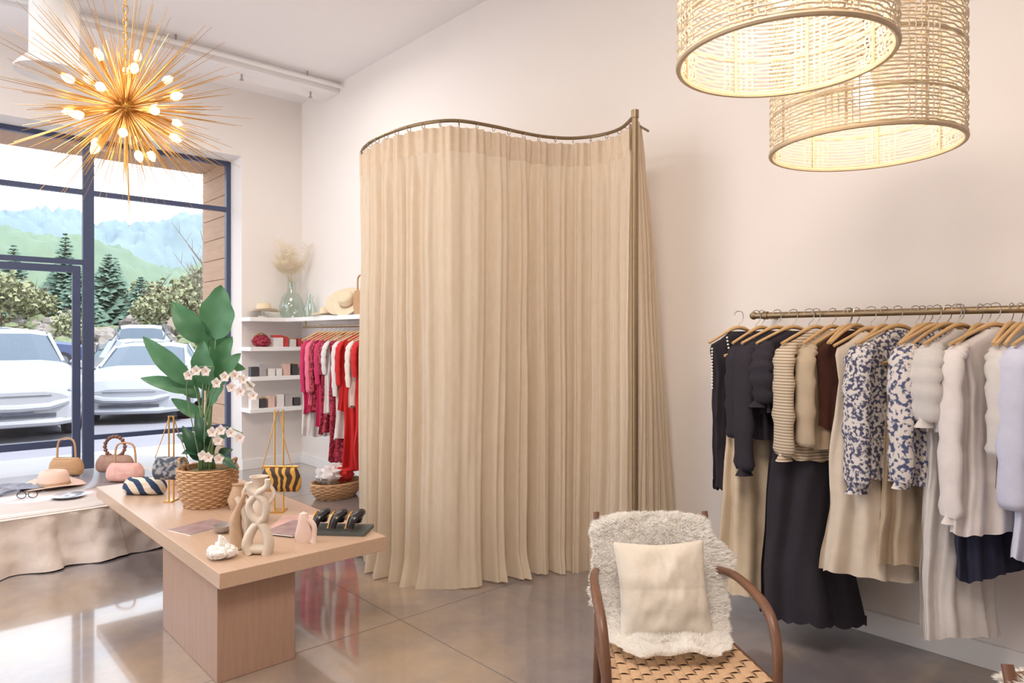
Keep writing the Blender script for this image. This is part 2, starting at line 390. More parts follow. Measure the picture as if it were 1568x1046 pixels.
g('hanging_black_top',-1.93,YR-.02,Z,.72,G['black'],.17,.15,.045,rot=-.5,extra=beads,hem=(G['black'],.05))
g('hanging_beige_trousers',-1.82,YR-.04,1.42,.2,G['beige'],.15,.20,.05,waist=True,rot=-.55,fold=.026,thb=2.0)
g('hanging_black_cardigan',-1.80,YR-.02,Z,1.0,G['black'],.19,.17,.04,sleeve=.45,rot=-.3,extra=beads)
g('hanging_black_blouse',-1.70,YR-.05,Z,1.0,G['black'],.2,.18,.06,sleeve=.60,sw=.055,cuff=1,rot=-.45,fold=.03)
g('hanging_black_skirt',-1.54,YR-.04,1.42,.17,G['black'],.17,.23,.07,waist=True,fold=.035,hem=(G['black'],.05),rot=-.75,thb=2.4)
g('hanging_ruffled_black_top',-1.62,YR-.04,Z,1.12,G['black'],.2,.2,.05,sleeve=.25,sw=.075,cuff=1,rot=-.5,fold=.03)
g('hanging_knit_cardigan',-1.50,YR-.05,Z,.92,G['knit'],.2,.16,.05,sleeve=.5,sw=.052,cuff=1,rot=-.4,fold=.015)
g('hanging_beige_cardigan',-1.43,YR-.03,Z,.98,G['sand'],.19,.17,.035,sleeve=.45,sw=.045,rot=-.3)
g('hanging_brown_top',-1.37,YR,Z,1.08,G['brown'],.19,.17,.035,rot=-.4)
g('hanging_cream_dress',-1.24,YR-.07,Z-.01,.43,G['cream'],.16,.21,.06,fold=.035,k=6,extra=tag,rot=-.75,thb=2.4)
g('hanging_white_slip_dress',-1.20,YR-.02,Z,.95,G['white'],.16,.2,.03,rot=-.3)
g('hanging_floral_blouse',-1.13,YR-.06,Z,.88,G['floral'],.2,.19,.05,sleeve=.60,sw=.062,cuff=1,rot=-.55,fold=.026)
g('hanging_beige_skirt',-1.07,YR-.02,1.40,.50,G['sand'],.15,.2,.05,waist=True,fold=.03,rot=-.5,thb=1.6)
g('hanging_white_camisole',-1.05,YR,Z,1.05,G['white'],.15,.18,.03,rot=-.3)
g('hanging_patterned_blouse',-.98,YR-.04,Z,.86,G['floral2'],.2,.18,.045,sleeve=.55,sw=.05,cuff=1,rot=-.45,fold=.025)
g('hanging_white_trousers',-.90,YR-.06,1.42,.25,G['white'],.15,.17,.05,waist=True,fold=.028,rot=-.5,thb=1.5)
g('hanging_white_blouse',-.89,YR-.05,Z,1.10,G['white'],.2,.18,.045,sleeve=.28,sw=.06,cuff=1,rot=-.4,fold=.028)
g('hanging_navy_trousers',-.80,YR-.02,1.42,.52,G['navy'],.15,.18,.04,waist=True,rot=-.4)
g('hanging_black_vest',-.83,YR,Z,1.0,G['black'],.18,.16,.03,rot=-.2)
g('hanging_white_cardigan',-.76,YR-.07,Z,.72,G['blush'],.2,.19,.045,sleeve=.66,sw=.046,cuff=1,rot=-.6,fold=.026)
g('hanging_white_top',-.69,YR,Z,.9,G['white'],.2,.18,.035,sleeve=.4,rot=-.2)
g('hanging_lavender_shirt',-.59,YR-.03,Z,.64,G['lav'],.2,.2,.045,sleeve=.6,sw=.05,coll=True,rot=-.4)
g('hanging_white_shirt',-.48,YR,Z,.65,G['white'],.2,.2,.045,sleeve=.6,sw=.05,coll=True)
g('hanging_navy_dress',-.36,YR,Z,.4,G['navy'],.2,.22,.05)
b=MB()
for i,x in enumerate((-1.36,-1.33,-1.02,-.95,-.72,-.66)):
    b.T=Matrix.Translation((x,YR,0))@Matrix.Rotation(-.1*(i%4)-.1,4,'Z')
    b.mat(M['hang']); b.tube(cr([(0,-.2,1.475),(0,-.1,1.53),(0,0,1.56),(0,.1,1.53),(0,.2,1.475)],4),[.008,.009,.013,.009,.008],8,flat=.8)
    b.mat(M['steel']); b.tube([(0,0,1.56),(0,0,1.571),(0,.018,1.586),(0,.028,1.616),(0,.02,1.638),(0,0,1.643),(0,-.02,1.636),(0,-.026,1.62)],.0022,5)
b.obj('empty_wooden_hangers')
b=MB().mat(M['brass']); b.tube([(-7.15,3.4,1.616),(-4.85,3.4,1.616)],.014,10)
for x in (-7.1,-4.9): b.tube([(x,3.4,1.616),(x,3.4,1.68)],.01,8)
b.obj('hanging_rail')
far=[('white',-6.72,.48,0),('magenta',-6.70,.72,.5),('pink',-6.60,.8,.5),('darkred',-6.50,.75,.5),('magenta',-6.40,.62,.4),('darkred',-6.32,.55,.3),('white',-6.23,.75,.3),('darkred',-6.14,.28,0),('white',-6.03,.52,.5),('red',-5.95,.8,.4),('red',-5.86,.24,0),('peach',-5.76,.85,.4),('red',-5.66,.3,.3),('peach',-5.5,.6,.4),('white',-5.35,.5,.4)]
nm={'magenta':'hanging_magenta_dress','white':'hanging_white_garment','pink':'hanging_pink_blouse','darkred':'hanging_dark_red_dress','red':'hanging_red_dress','peach':'hanging_cream_top'}
for c,x,zb,sl in far:
    g(nm[c],x,3.38,1.53,zb,G[c],.18,.18,.04,sleeve=sl,sw=.038,fold=.025,rot=-.15)
# ---------------------------------------------------------------- shelves
b=MB().mat(M['trim']); b.box(XL,2.96,1.68,-7.52,YB,1.725); b.box(-7.52,3.38,1.68,-4.8,YB,1.725); b.obj('corner_wall_shelf',bevel=.003)
for z in (1.35,1.02,.665):
    boxobj('wall_shelf',XL,2.97,z,-7.54,3.69,z+.045,mat=M['trim'],bevel=.003)
random.seed(3)
bx=[mk('box_white',S(236,230,226),.5),mk('box_dark',S(70,66,70),.5),mk('box_red',S(206,70,70),.5),mk('box_blush',S(226,190,176),.5),mk('box_grey',S(176,170,168),.5)]
def boxes(name,z,ids,y0,x0=-7.70):
    b=MB(); y=y0
    for i in ids:
        b.mat(bx[i]); w=random.uniform(.05,.09);h=random.uniform(.08,.14); b.box(x0,y,z,x0+.08,y+w,z+h)
        if random.random()<.5: b.mat(M['gold']); b.box(x0+.01,y+.01,z+h,x0+.07,y+w-.01,z+h+.012)
        y+=w+random.uniform(.01,.03)
    b.obj(name,bevel=.002)
boxes('candle_box_row',1.395,[2,0,2],3.38); boxes('skincare_box_row',1.065,[1,4,0,0,3,1,0],3.01); boxes('gift_box_row',.71,[0,1,3,0,4,1],3.01)
b=MB().mat(G['darkred']); b.ball((-7.67,3.14,1.46),(.06,.11,.065),16,10,.3); b.mat(M['gold']); b.tube(cr([(-7.67,3.06,1.51),(-7.67,3.14,1.55),(-7.67,3.22,1.51)],5),.008,6); b.obj('beaded_clutch')
b=MB().mat(bx[0]); b.box(-7.72,3.27,1.395,-7.6,3.37,1.50); b.mat(bx[2]); b.box(-7.72,3.275,1.5,-7.6,3.365,1.53); b.obj('book_stack')
b=MB().mat(M['vglass']); b.rev([(0,.005),(.11,.005),(.135,.06),(.14,.14),(.11,.24),(.05,.31),(.042,.40),(.055,.43)],(-7.66,3.50,1.725),28)
b.obj('glass_bottle_vase')
dry=mk('dried_palm',S(240,228,206),.8,transl=.3)
b=MB().mat(dry)
for i in range(13):
    a=random.uniform(-1.2,.5); z=random.uniform(.6,.95); tip=Vector((random.uniform(-.02,.25),a*.32,z))
    b.tube(cr([(0,0,.08),(0,a*.04,.42),tuple(tip)],6),.003,4)
    base=Vector((0,a*.05,.45)); d=tip-base
    for j in range(16):
        t=.25+.75*j/16; p=base+d*t
        for sg in(-1,1):
            e=p+Vector((random.uniform(-.04,.04),sg*.12,.07))*(1.2-t*.5); e.y=min(e.y,.19); b.leaf(p,e,.008,(1,0,0),.02,3)
b.obj('dried_palm_fronds',(-7.66,3.50,1.725))
b=MB().mat(M['vglass']); b.rev([(0,.003),(.06,.003),(.075,.1),(.03,.2),(.04,.28)],(-7.4,3.60,1.725),20); b.obj('small_glass_vase')
def hat(name,loc,m,s=1,rx=0,band=None,axis='Y',rz=0):
    b=MB().mat(m); b.T=Matrix.Rotation(rz,4,'Z')@Matrix.Rotation(rx,4,axis)@Matrix.Scale(s,4)
    fn=lambda p,a:Vector((p.x*1.12,p.y,p.z+ (.018*math.cos(2*a) if math.hypot(p.x,p.y)>.13 else 0)))
    b.rev([(.2,.012),(.19,.006),(.10,.0),(.098,.03),(.092,.075),(.08,.10),(.05,.108),(.02,.092),(0,.088)],(0,0,0),40,fn)
    b.rev([(.2,.012),(.195,.016),(.105,.008)],(0,0,0),40,fn)
    if band: b.mat(band); b.rev([(.1005,.008),(.0995,.03)],(0,0,0),40,lambda p,a:Vector((p.x*1.12,p.y,p.z)))
    return b.obj(name,loc,sharp=1.2)
b=MB().mat(M['white']); b.rev([(0,0),(.05,0),(.05,.02),(.012,.03),(.012,.10),(0,.10)],(-7.66,3.16,1.726),20); b.obj('hat_stand')
hat('white_sun_hat',(-7.64,3.16,1.80),M['straw'],.85,band=M['ceramtan'])
hat('straw_hat',(-6.56,3.56,1.885),M['straw'],.9,.95,axis='X',rz=.35,band=M['ceramtan'])
hat('straw_hat',(-6.36,3.52,1.87),M['straw'],.9,.95,axis='X',rz=.35,band=M['ceramtan'])
hat('straw_hat',(-6.80,3.50,1.745),M['straw'],.8)
b=MB().mat(M['basket']); b.rev([(0,0),(.1,0),(.12,.1),(.1,.24),(.095,.235),(.11,.1),(0,.02)],(0,0,0),24,lambda p,a:Vector((p.x,p.y*.55,p.z)))
b.tube(cr([(-.07,0,.22),(-.06,0,.38),(.06,0,.38),(.07,0,.22)],6),.01,6); b.obj('straw_tote_bag',(-6.13,3.53,1.727))
def basket(b,r,h,z0=0,fl=1.1):
    b.mat(M['basket'])
    n=int(h/.014)
    for i in range(n):
        z=z0+h*i/n; rr=r*(.82+.28*math.sin(PI*.5*min(1,i/n*1.4)))
        pts=[Vector(((rr+.005*math.cos(14*a+(i%2)*PI))*math.cos(a),(rr+.005*math.cos(14*a+(i%2)*PI))*math.sin(a),z+.007)) for a in [2*PI*j/56 for j in range(56)]]
        b.tube(pts,.0095,5,closed=True)
    b.rev([(0,z0+.005),(r*.8,z0+.005),(r*.98,z0+h*.5),(r*1.0,z0+h)],(0,0,0),28)
b=MB(); b.T=Matrix.Diagonal((1,1.35,1,1)); basket(b,.17,.15)
for c,x,y in (('white',-.05,-.06),('red',.07,.03),('white',-.06,.08),('blush',.04,-.07),('white',.0,.0)):
    b.mat(G[c]); b.ball((x,y,.19+random.random()*.05),(.08,.07,.07),14,9,.6)
b.obj('wicker_floor_basket',(-5.95,3.16,.0),.2)
# ---------------------------------------------------------------- armchair
CH=47.76/180*PI
weave=mk('woven_cord_seat',S(200,164,128),.7,var=.12,vs=60,bump=.4,bs=200)
fur=mk('sheepskin_wool',(1,.985,.96,1),1,var=0,transl=.55,spec=.0)
pil=mk('pillow_linen',S(214,204,190),.95,var=.05,vs=120,bump=.5,bs=350,bd=.003)
def armchair(loc,rz,pillow=True):
    root=empty('armchair',loc,rz)
    b=MB().mat(M['chairwood'])
    for s in(-1,1):
        b.tube(cr([(s*.232,.27,.585),(s*.266,.12,.605),(s*.282,-.06,.595),(s*.285,-.17,.56),(s*.282,-.225,.48),(s*.277,-.24,.38),(s*.273,-.245,.2),(s*.27,-.25,0)],6),[.012,.016,.018,.018,.017,.016,.015,.013],10)
        b.tube(cr([(s*.24,.26,0),(s*.238,.22,.2),(s*.235,.20,.36),(s*.228,.27,.58),(s*.222,.35,.79)],6),[.013,.017,.019,.016,.012],10)
        b.tube([(s*.274,-.24,.365),(s*.236,.21,.345)],.016,8)
        b.tube([(s*.27,-.245,.14),(s*.237,.235,.14)],.010,8)
    b.tube(cr([(-.278,-.24,.362),(0,-.25,.352),(.278,-.24,.362)],5),.018,10)
    b.tube([(-.236,.21,.345),(.236,.21,.345)],.016,8)
    b.tube(cr([(-.222,.345,.76),(0,.37,.76),(.222,.345,.76)],6),.014,8)
    for i in range(5):
        z=.46+.062*i; y=.232+.33*(z-.45); b.tube(cr([(-.225,y,z),(0,y+.03,z),(.225,y,z)],5),.008,6)
    b.obj('frame',parent=root)
    b=MB().mat(weave)
    nx,ny=14,10
    def hw(v): return .268-.035*v
    for i in range(nx):
        u0=-1+2*i/nx+.01;u1=-1+2*(i+1)/nx-.01
        def f(u,v,i=i):
            yy=-.245+.45*v; x=(u0+(u1-u0)*u)*hw(v); dip=-.018*math.sin(PI*v)*(1-(x/.28)**2)
            return Vector((x,yy,.384-.02*v+dip+.0045*math.sin(ny*PI*v+(i%2)*PI)))
        b.grid(f,2,60)
    for j in range(ny):
        v0=j/ny+.006;v1=(j+1)/ny-.006
        def f(u,v,j=j):
            vv=v0+(v1-v0)*v; x=(-1+2*u)*hw(vv); dip=-.018*math.sin(PI*vv)*(1-(x/.28)**2)
            return Vector((x,-.245+.45*vv,.384-.02*vv+dip-.0045*math.sin(nx*PI*u+(0 if j%2==0 else PI))))
        b.grid(f,84,2)
    b.obj('woven_seat',parent=root,sharp=2)
    mid=cr([(0,.40,.56),(0,.395,.70),(0,.37,.77),(0,.335,.765),(0,.28,.64),(0,.215,.50),(0,.15,.425),(0,.02,.41),(0,-.09,.402)],10)
    W=[.17,.195,.205,.215,.262,.25,.23,.20,.12]
    def sf(u,v):
        t=v*(len(mid)-1); i=min(len(mid)-2,int(t)); p=mid[i].lerp(mid[i+1],t-i)
        a=v*8; k=min(7,int(a)); w=W[k]+(W[k+1]-W[k])*(a-k); w*=1+.2*noise.noise(Vector((v*9,(u>.5)*5,0)))
        x=(2*u-1)*w
        bul=.02*(noise.noise(Vector((x*13,v*13,0)))+.6)*(1-(2*u-1)**4)
        crn=.02*(abs(2*u-1)**6)*(1 if .2<v<.45 else 0)
        return Vector((x,p.y-.04*(x/.28)**2*(0 if v<.3 else 1)-bul*(.7 if v>.3 else 0),p.z-.01*(x/.25)**2+bul*(v>.6)-crn))
    b=MB().mat(fur); b.grid(sf,40,100)
    vs=[];fs=[]
    for q_ in range(46000 if pillow else 26000):
        u,v=random.random(),random.random()
        if random.random()<.14: u=random.choice((0,1))*1.0
        p=sf(u,v); du=sf(min(1,u+.02),v)-sf(max(0,u-.02),v); dv=sf(u,min(1,v+.02))-sf(u,max(0,v-.02)); n=du.cross(dv)
        if n.length<1e-9: continue
        n.normalize()
        if v>.3 and n.dot(Vector((0,-1,.8)))<0: n=-n
        if v<.25 and n.dot(Vector((0,1,.3)))<0:n=-n
        cl=Vector((noise.noise(p*34),noise.noise(p*34+Vector((7,7,7))),noise.noise(p*34-Vector((5,5,5)))))
        d=(n*1.0+cl*.9+Vector((random.gauss(0,.16),random.gauss(0,.16),random.gauss(0,.16)))+Vector(((u-.5)*1.1*(4*abs(u-.5)),0,.05))).normalized()
        L=random.uniform(.014,.024)*(1.35 if abs(u-.5)>.45 else 1); sd=d.cross(Vector((random.gauss(0,1),random.gauss(0,1),random.gauss(0,1)))).normalized()*.0011
        o=len(vs); m_=p+d*L*.55+n*.002
        vs+= [p-sd,p+sd,m_+sd,m_-sd,p+d*L+Vector((0,0,-.002))]; fs+=[(o,o+1,o+2,o+3),(o+3,o+2,o+4)]
    b.add(vs,fs); b.obj('sheepskin_throw',parent=root,sharp=3)
    if pillow:
        b=MB().mat(pil); c=Vector((-.008,.115,.556)); tilt=math.radians(-22)
        b.T=Matrix.Translation(c)@Matrix.Rotation(tilt,4,'X')@Matrix.Rotation(-.01,4,'Y')
        def side(sg):
            def f(u,v):
                x=2*u-1;y=2*v-1
                e=(max(0,(1-x*x))*max(0,(1-y*y)))**.42
                t=.07*e-.0015*math.exp(-(x/.014)**2)*(e>.1)-.0015*math.exp(-(y/.014)**2)*(e>.1)+.016*noise.noise(Vector((x*2.2,y*2.2,sg)))*e+.005*noise.noise(Vector((x*7,y*4,sg)))*e
                pin=1-.09*(1-abs(x)**1.5)*(abs(y)**3);pin2=1-.08*(1-abs(y)**1.5)*(abs(x)**3)
                return Vector((x*.175*pin2,sg*t,y*.178*pin))
            return f
        b.grid(side(-1),50,50); b.grid(side(1),50,50)
        b.obj('throw_pillow',parent=root,sharp=2.5)
    return root
armchair((-1.44,2.085,0),CH+.03)
armchair((.02,1.735,0),CH,False)
rug=mk('rug_wool',S(206,196,190),.95,c2=S(96,88,92),pattern=('wave',6,.5,'DIAGONAL',6),bump=.5,bs=200)
b=MB().mat(rug); b.box(-1.75,.6,.0,.9,2.65,.008)
b.mat(M['white'])
for i in range(130):
    y=.6+2.05*i/129; b.box(-1.79,y,0,-1.75,y+.006,.005)
b.obj('area_rug')
# ---------------------------------------------------------------- pendants
rat=mk('rattan',S(244,234,216),.6,c2=S(228,210,184),vs=40,transl=.15)
rim=mk('rattan_rim',S(206,182,150),.5,var=.1,vs=40)
bulb=mk('bulb_warm',S(255,240,214),.3,emis=(1,.84,.62,1),es=14)
def pendant(x,y,z0,r,h):
    root=empty('rattan_pendant_lamp',(x,y,0))
    b=MB().mat(rat)
    n=int(h/.0125); NS=192; nrib=8
    for i in range(n):
        z=z0+.012+ (h-.024)*i/n
        pts=[]
        for j in range(NS):
            a=2*PI*j/NS
            rr=r+(.003*math.cos(24*a+(i%2)*PI))
            pts.append(Vector((rr*math.cos(a),rr*math.sin(a),z+.0012*math.sin(7*a+i))))
        b.tube(pts,.0034,4,closed=True)
    for j in range(96):
        if (j//6)%2==0:
            a=2*PI*j/96
            b.tube([( (r+.0045*(-1)**k)*math.cos(a),(r+.0045*(-1)**k)*math.sin(a),z0+.01+k*.025) for k in range(int((h-.02)/.025)+1)],.003,4)
    b.mat(rim)
    for z,t in ((z0,.0085),(z0+h,.009),(z0+h*.2,.005),(z0+h*.5,.005)):
        b.tube([Vector((r*math.cos(a),r*math.sin(a),z)) for a in [2*PI*k/72 for k in range(72)]],t,8,closed=True)
    for k in range(nrib):
        a=2*PI*k/nrib+.2; b.tube([((r-.004)*math.cos(a),(r-.004)*math.sin(a),z0),((r-.004)*math.cos(a),(r-.004)*math.sin(a),z0+h)],.0055,6)
        b.tube([(r*math.cos(a),r*math.sin(a),z0+h),(.03*math.cos(a),.03*math.sin(a),z0+h)],.004,6)
    b.obj('shade',parent=root)
    b=MB().mat(M['brass']); b.tube([(0,0,z0+.32),(0,0,z0+.40)],.02,12); b.tube([(0,0,z0+.40),(0,0,H-.02)],.003,6); b.rev([(0,H-.03),(.06,H-.03),(.06,H),(0,H)],(0,0,0),24)
    b.obj('socket_and_cord',parent=root)
    b=MB().mat(bulb); b.rev([(0,z0+.15),(.02,z0+.155),(.032,z0+.185),(.032,z0+.22),(.018,z0+.29),(.016,z0+.32)],(0,0,0),16); b.obj('bulb',parent=root)
    l=bpy.data.lights.new('pendant_light','POINT'); l.energy=5; l.color=(1,.86,.69); l.shadow_soft_size=.045
    lo=bpy.data.objects.new('pendant_light',l); lo.location=(0,0,z0+.10); lo.parent=root; bpy.context.scene.collection.objects.link(lo)
pendant(-.944,1.904,2.295,.29,.56)
pendant(-.999,2.629,2.185,.315,.62)
# ---------------------------------------------------------------- starburst chandelier
root=empty('starburst_chandelier',(-3.906,.903,2.665))
b=MB().mat(M['gold']); b.ball((0,0,0),.05,20,14)
random.seed(11)
Ns=460
for i in range(Ns):
    y=1-2*(i+.5)/Ns; a=i*2.39996; rr=math.sqrt(1-y*y)
    d=Vector((rr*math.cos(a),rr*math.sin(a),y))+Vector((random.gauss(0,.07),random.gauss(0,.07),random.gauss(0,.07))); d.normalize()
    if d.z>.97: continue
    L=random.choice((.34,.40,.46,.52,.60)); b.tube([d*.03,d*L*.6,d*L],[.0022,.0018,.001],4)
cold=[]
for i in range(22):
    y=1-2*(i+.5)/22; a=i*2.39996+.5; rr=math.sqrt(1-y*y); d=Vector((rr*math.cos(a),rr*math.sin(a),y)); cold.append(d)
    b.tube([d*.04,d*.20],.005,6); b.tube([d*.20,d*.235],.011,8)
b.tube([(0,0,.04),(0,0,.14)],.01,8)
z=.14
k=0
while z<H-2.665-.05:
    pts=[Vector(((.012*math.cos(t) if k%2 else 0),(0 if k%2 else .012*math.cos(t)),z+.02+.022*math.sin(t))) for t in [PI*q_/5 for q_ in range(10)]]
    b.tube(pts,.003,4,closed=True); z+=.034;k+=1
b.rev([(0,H-2.665-.04),(.07,H-2.665-.03),(.07,H-2.665),(0,H-2.665)],(0,0,0),24)
b.obj('gold_spikes',parent=root)
bulb2=mk('bulb_candle',S(255,230,190),.3,emis=(1,.72,.38,1),es=6)
b=MB().mat(bulb2)
for d in cold:
    b.tube([d*.235,d*.245,d*.262,d*.280,d*.295],[.008,.017,.021,.015,.003],12)
b.obj('bulbs',parent=root)
l=bpy.data.lights.new('chandelier_light','POINT'); l.energy=24; l.color=(1,.78,.54); l.shadow_soft_size=.2
lo=bpy.data.objects.new('chandelier_light',l); lo.parent=root; lo.location=(0,0,0); bpy.context.scene.collection.objects.link(lo)
# ---------------------------------------------------------------- potted plants on table
root=empty('potted_orchid_arrangement',(-4.28,1.43,.5),CH)
b=MB(); basket(b,.148,.23)
b.mat(M['basket'])
for s in(-1,1): b.tube(cr([(s*.13,-.03,.2),(s*.16,-.03,.27),(s*.16,.03,.27),(s*.13,.03,.2)],5),.008,6)
b.mat(mk('moss',S(110,104,70),.95,bump=.8,bs=60)); b.rev([(0,.215),(.08,.21),(.14,.20)],(0,0,0),24)
b.obj('wicker_basket_pot',parent=root)
sc=.0039
def q(px,py,dy=0): return Vector(((px-318)*sc,dy,(773-py)*sc))
b=MB()
big=[((330,520),(343,437),.23,.0,1,-.35),((312,525),(270,462),.14,-.02,1,.2),((318,530),(292,480),.12,.05,1,.2),((300,590),(228,515),.12,-.03,1,.2),((305,600),(220,578),.09,0,1,.4),
 ((325,590),(322,520),.15,-.06,1,.1),((330,570),(358,515),.11,.02,1,.2),((335,590),(378,540),.12,-.05,1,.3),((300,610),(262,560),.10,.05,1,.2),((330,560),(375,565),.08,.05,1,.3),((318,600),(296,540),.12,.06,1,.1),((310,640),(262,610),.08,.04,1,.3),((322,620),(350,590),.09,-.03,1,.3),((325,560),(335,495),.13,.1,1,.1)]
for (bx0,by0),(tx,ty),w,dy,_,bd in big:
    b.mat(M['stem']); base=q(bx0,by0,dy*.7); b.tube(cr([Vector((random.uniform(-.04,.04),random.uniform(-.03,.03),.2)),q((bx0+318)/2+random.uniform(-6,6),(by0+690)/2,dy*.4),base],5),[.009,.006,.004],6)
    b.mat(M['leaf']); b.leaf(base,q(tx,ty,dy-.04),w,Vector((random.uniform(-.3,.3),-1,.35)),.06*(-1 if bd<0 else 1),14,wave=.04)
for a0,a1,w,dy in (((305,705),(285,650),.09,-.05),((325,705),(375,715),.07,-.1),((330,700),(362,660),.08,-.05),((310,700),(292,690),.09,-.12),((300,690),(270,665),.07,0),((322,690),(332,655),.08,-.08),((335,705),(352,690),.09,.05),((318,690),(300,630),.08,.0)):
    b.mat(M['leafd']); b.leaf(q(*a0,dy*.3),q(*a1,dy),w,(0,-.6,1),.18,10)
b.obj('leaves',parent=root,sharp=2)
b=MB()
def flower(c,s=.026):
    for k in range(5):
        a=k*2*PI/5+.3; d=Vector((math.cos(a),-.25,math.sin(a))); b.mat(M['petal']); b.leaf(c,c+d*s*1.25,s*1.15,(0,-1,0),.1,5,shape=1)
    b.mat(M['gold']); b.ball(c+Vector((0,-.008,0)),.005,6,4)
for pth,fl in (([(322,700),(326,640),(345,590),(375,572),(402,590)],[(352,583),(364,574),(376,572),(388,578),(397,588),(402,602),(370,590),(384,596)]),
               ([(325,700),(335,670),(355,650),(385,658)],[(345,655),(358,652),(372,656),(384,664),(352,668)]),
               ([(315,700),(305,640),(300,590),(318,562),(345,560)],[(308,572),(322,565),(335,566)]),
               ([(330,700),(345,690),(362,700)],[(340,692),(352,696),(330,690)])):
    b.mat(M['stem']); b.tube(cr([q(x,y,-.08-.02*i) for i,(x,y) in enumerate(pth)],6),.0035,6)
    for x,y in fl: flower(q(x,y,-.16+random.uniform(-.02,.02)))
b.obj('orchid_flowers',parent=root,sharp=2)
# ---------------------------------------------------------------- table items
def stand(b,w,h):
    b.mat(M['gold']); b.box(-w/2-.01,-.05,0,w/2+.01,.05,.008)
    b.tube([(-w/2,0,.008),(-w/2,0,h),(w/2,0,h),(w/2,0,.008)],.005,6)
tiger=mk('tiger_print',S(206,158,72),.6,c2=S(64,44,30),pattern=('wave',7,.4,'X',9))
darkfl=mk('dark_floral',S(66,74,92),.7,c2=S(160,160,160),pattern=('noise',30,.52))
stripe=mk('blue_stripe_weave',S(40,62,96),.8,c2=S(228,214,196),pattern=('wave',6,.5,'DIAGONAL',4),bump=.4,bs=150)
def pouch(b,m,c,w,h,d=.035):
    b.mat(m)
    def f(u,v):
        a=2*PI*u; z=(v-.5)*h; k=(1-abs(2*v-1)**3)**.5
        tw=w/2*(.82+.25*math.sin(PI*(1-v)*.8))
        return Vector(c)+Vector((tw*math.copysign(abs(math.cos(a))**.7,math.cos(a))*(.92+.08*k),d*(k*.9+.1)*math.sin(a)+.006*noise.noise(Vector((u*9,v*6,w))),z))
    b.grid(f,32,14,True)
b=MB(); stand(b,.03,.52); b.mat(M['gold']); b.tube(cr([(-.1,0,.26),(-.05,0,.40),(0,0,.52),(.05,0,.4),(.1,0,.26)],4),.003,5); pouch(b,darkfl,(0,-.0,.20),.22,.14); b.obj('handbag_display_stand',(-4.536,1.30,.5),CH)
b=MB(); stand(b,.05,.585); b.mat(M['gold']); b.tube(cr([(-.09,-.03,.24),(-.04,-.03,.42),(0,-.01,.585),(.04,-.03,.42),(.09,-.03,.24)],4),.003,5)
b.T=Matrix.Translation((0,-.03,0)); pouch(b,tiger,(.02,0,.19),.22,.14)
b.mat(M['gold']); b.tube([(-.08,0,.262),(.12,0,.262)],.007,8); b.obj('tiger_print_clutch_on_stand',(-3.845,1.68,.5),CH)
b=MB(); pouch(b,stripe,(0,0,.055),.26,.11,.06); b.obj('striped_pouch',(-4.84,1.23,.5),CH)
b=MB(); b.mat(mk('peach_scarf',S(232,186,166),.85,c2=S(240,226,214),vs=9)); b.ball((0,0,.06),(.11,.07,.06),22,12,.5); b.ball((.06,.02,.10),(.07,.05,.035),18,10,.6); b.obj('folded_scarf',(-5.02,1.5,.5),CH)
b=MB().mat(M['ceram'])
b.tube(cr([(-.035,0,.0),(-.05,0,.05),(-.02,0,.12),(.03,0,.17),(.035,0,.23),(.0,0,.27),(-.035,0,.30),(-.04,0,.33)],6),[.035,.034,.028,.024,.022,.024,.022,.020],14,flat=.7)
b.tube(cr([(.04,0,.0),(.05,0,.06),(.02,0,.13),(-.03,0,.18),(-.04,0,.23),(.0,0,.28),(.04,0,.31),(.045,0,.345)],6),[.035,.032,.026,.024,.022,.024,.020,.018],14,flat=.7)
b.ball((0,0,.022),(.07,.03,.022),18,8)
b.obj('sculptural_ceramic_vase',(-3.155,1.278,.5),CH)
b=MB().mat(M['ceramtan']); b.tube(cr([(-.0,0,.0),(-.015,0,.06),(-.02,0,.13),(.0,0,.2),(.025,0,.26)],6),[.045,.042,.036,.022,.012],16,flat=.7); b.mat(M['ceram']); b.tube(cr([(.03,.01,.0),(.035,.01,.1),(.01,.01,.18),(-.02,.01,.24)],6),[.03,.03,.02,.014],14,flat=.7); b.obj('tan_ceramic_vase',(-3.30,1.25,.5),CH)
b=MB().mat(M['ceram']); b.rev([(0,0),(.045,0),(.06,.06),(.045,.13),(.022,.17),(.02,.20),(.045,.24),(.05,.25),(.04,.25),(.015,.2)],(0,0,0),24)
b.tube(cr([(-.05,0,.1),(-.085,0,.15),(-.06,0,.2),(-.03,0,.22)],5),.01,8); b.tube(cr([(.05,0,.1),(.085,0,.15),(.06,0,.2),(.03,0,.22)],5),.01,8); b.obj('handled_ceramic_vase',(-3.69,1.50,.5),CH)
b=MB().mat(M['ceramtan']); b.rev([(0,0),(.04,0),(.06,.06),(.04,.11),(.03,.14),(.036,.15),(.02,.14)],(0,0,0),24); b.obj('small_tan_vase',(-4.04,1.52,.5))
b=MB().mat(mk('pink_ceramic',S(226,186,170),.6,c2=S(240,228,220),vs=14)); b.rev([(0,0),(.035,0),(.045,.03),(.03,.09),(.02,.14),(0,.15)],(0,0,0),18,lambda p,a:Vector((p.x,p.y*.6,p.z))); b.tube(cr([(.02,0,.11),(.05,0,.08),(.05,0,.03),(.045,0,0)],5),[.015,.013,.013,.02],10); b.obj('pink_ceramic_figurine',(-3.186,1.517,.5),CH)
b=MB().mat(M['white'])
random.seed(5)
for i in range(34):
    a=random.random()*6.28;r=random.random()*.05; h=.03+.05*(1-r/.05)*random.random()
    b.ball((r*math.cos(a)*1.1,r*math.sin(a),h*.6+.012),(.018+.01*random.random(),.016,h*.6),8,6,.6)
b.obj('white_coral',(-3.203,1.13,.5),CH)
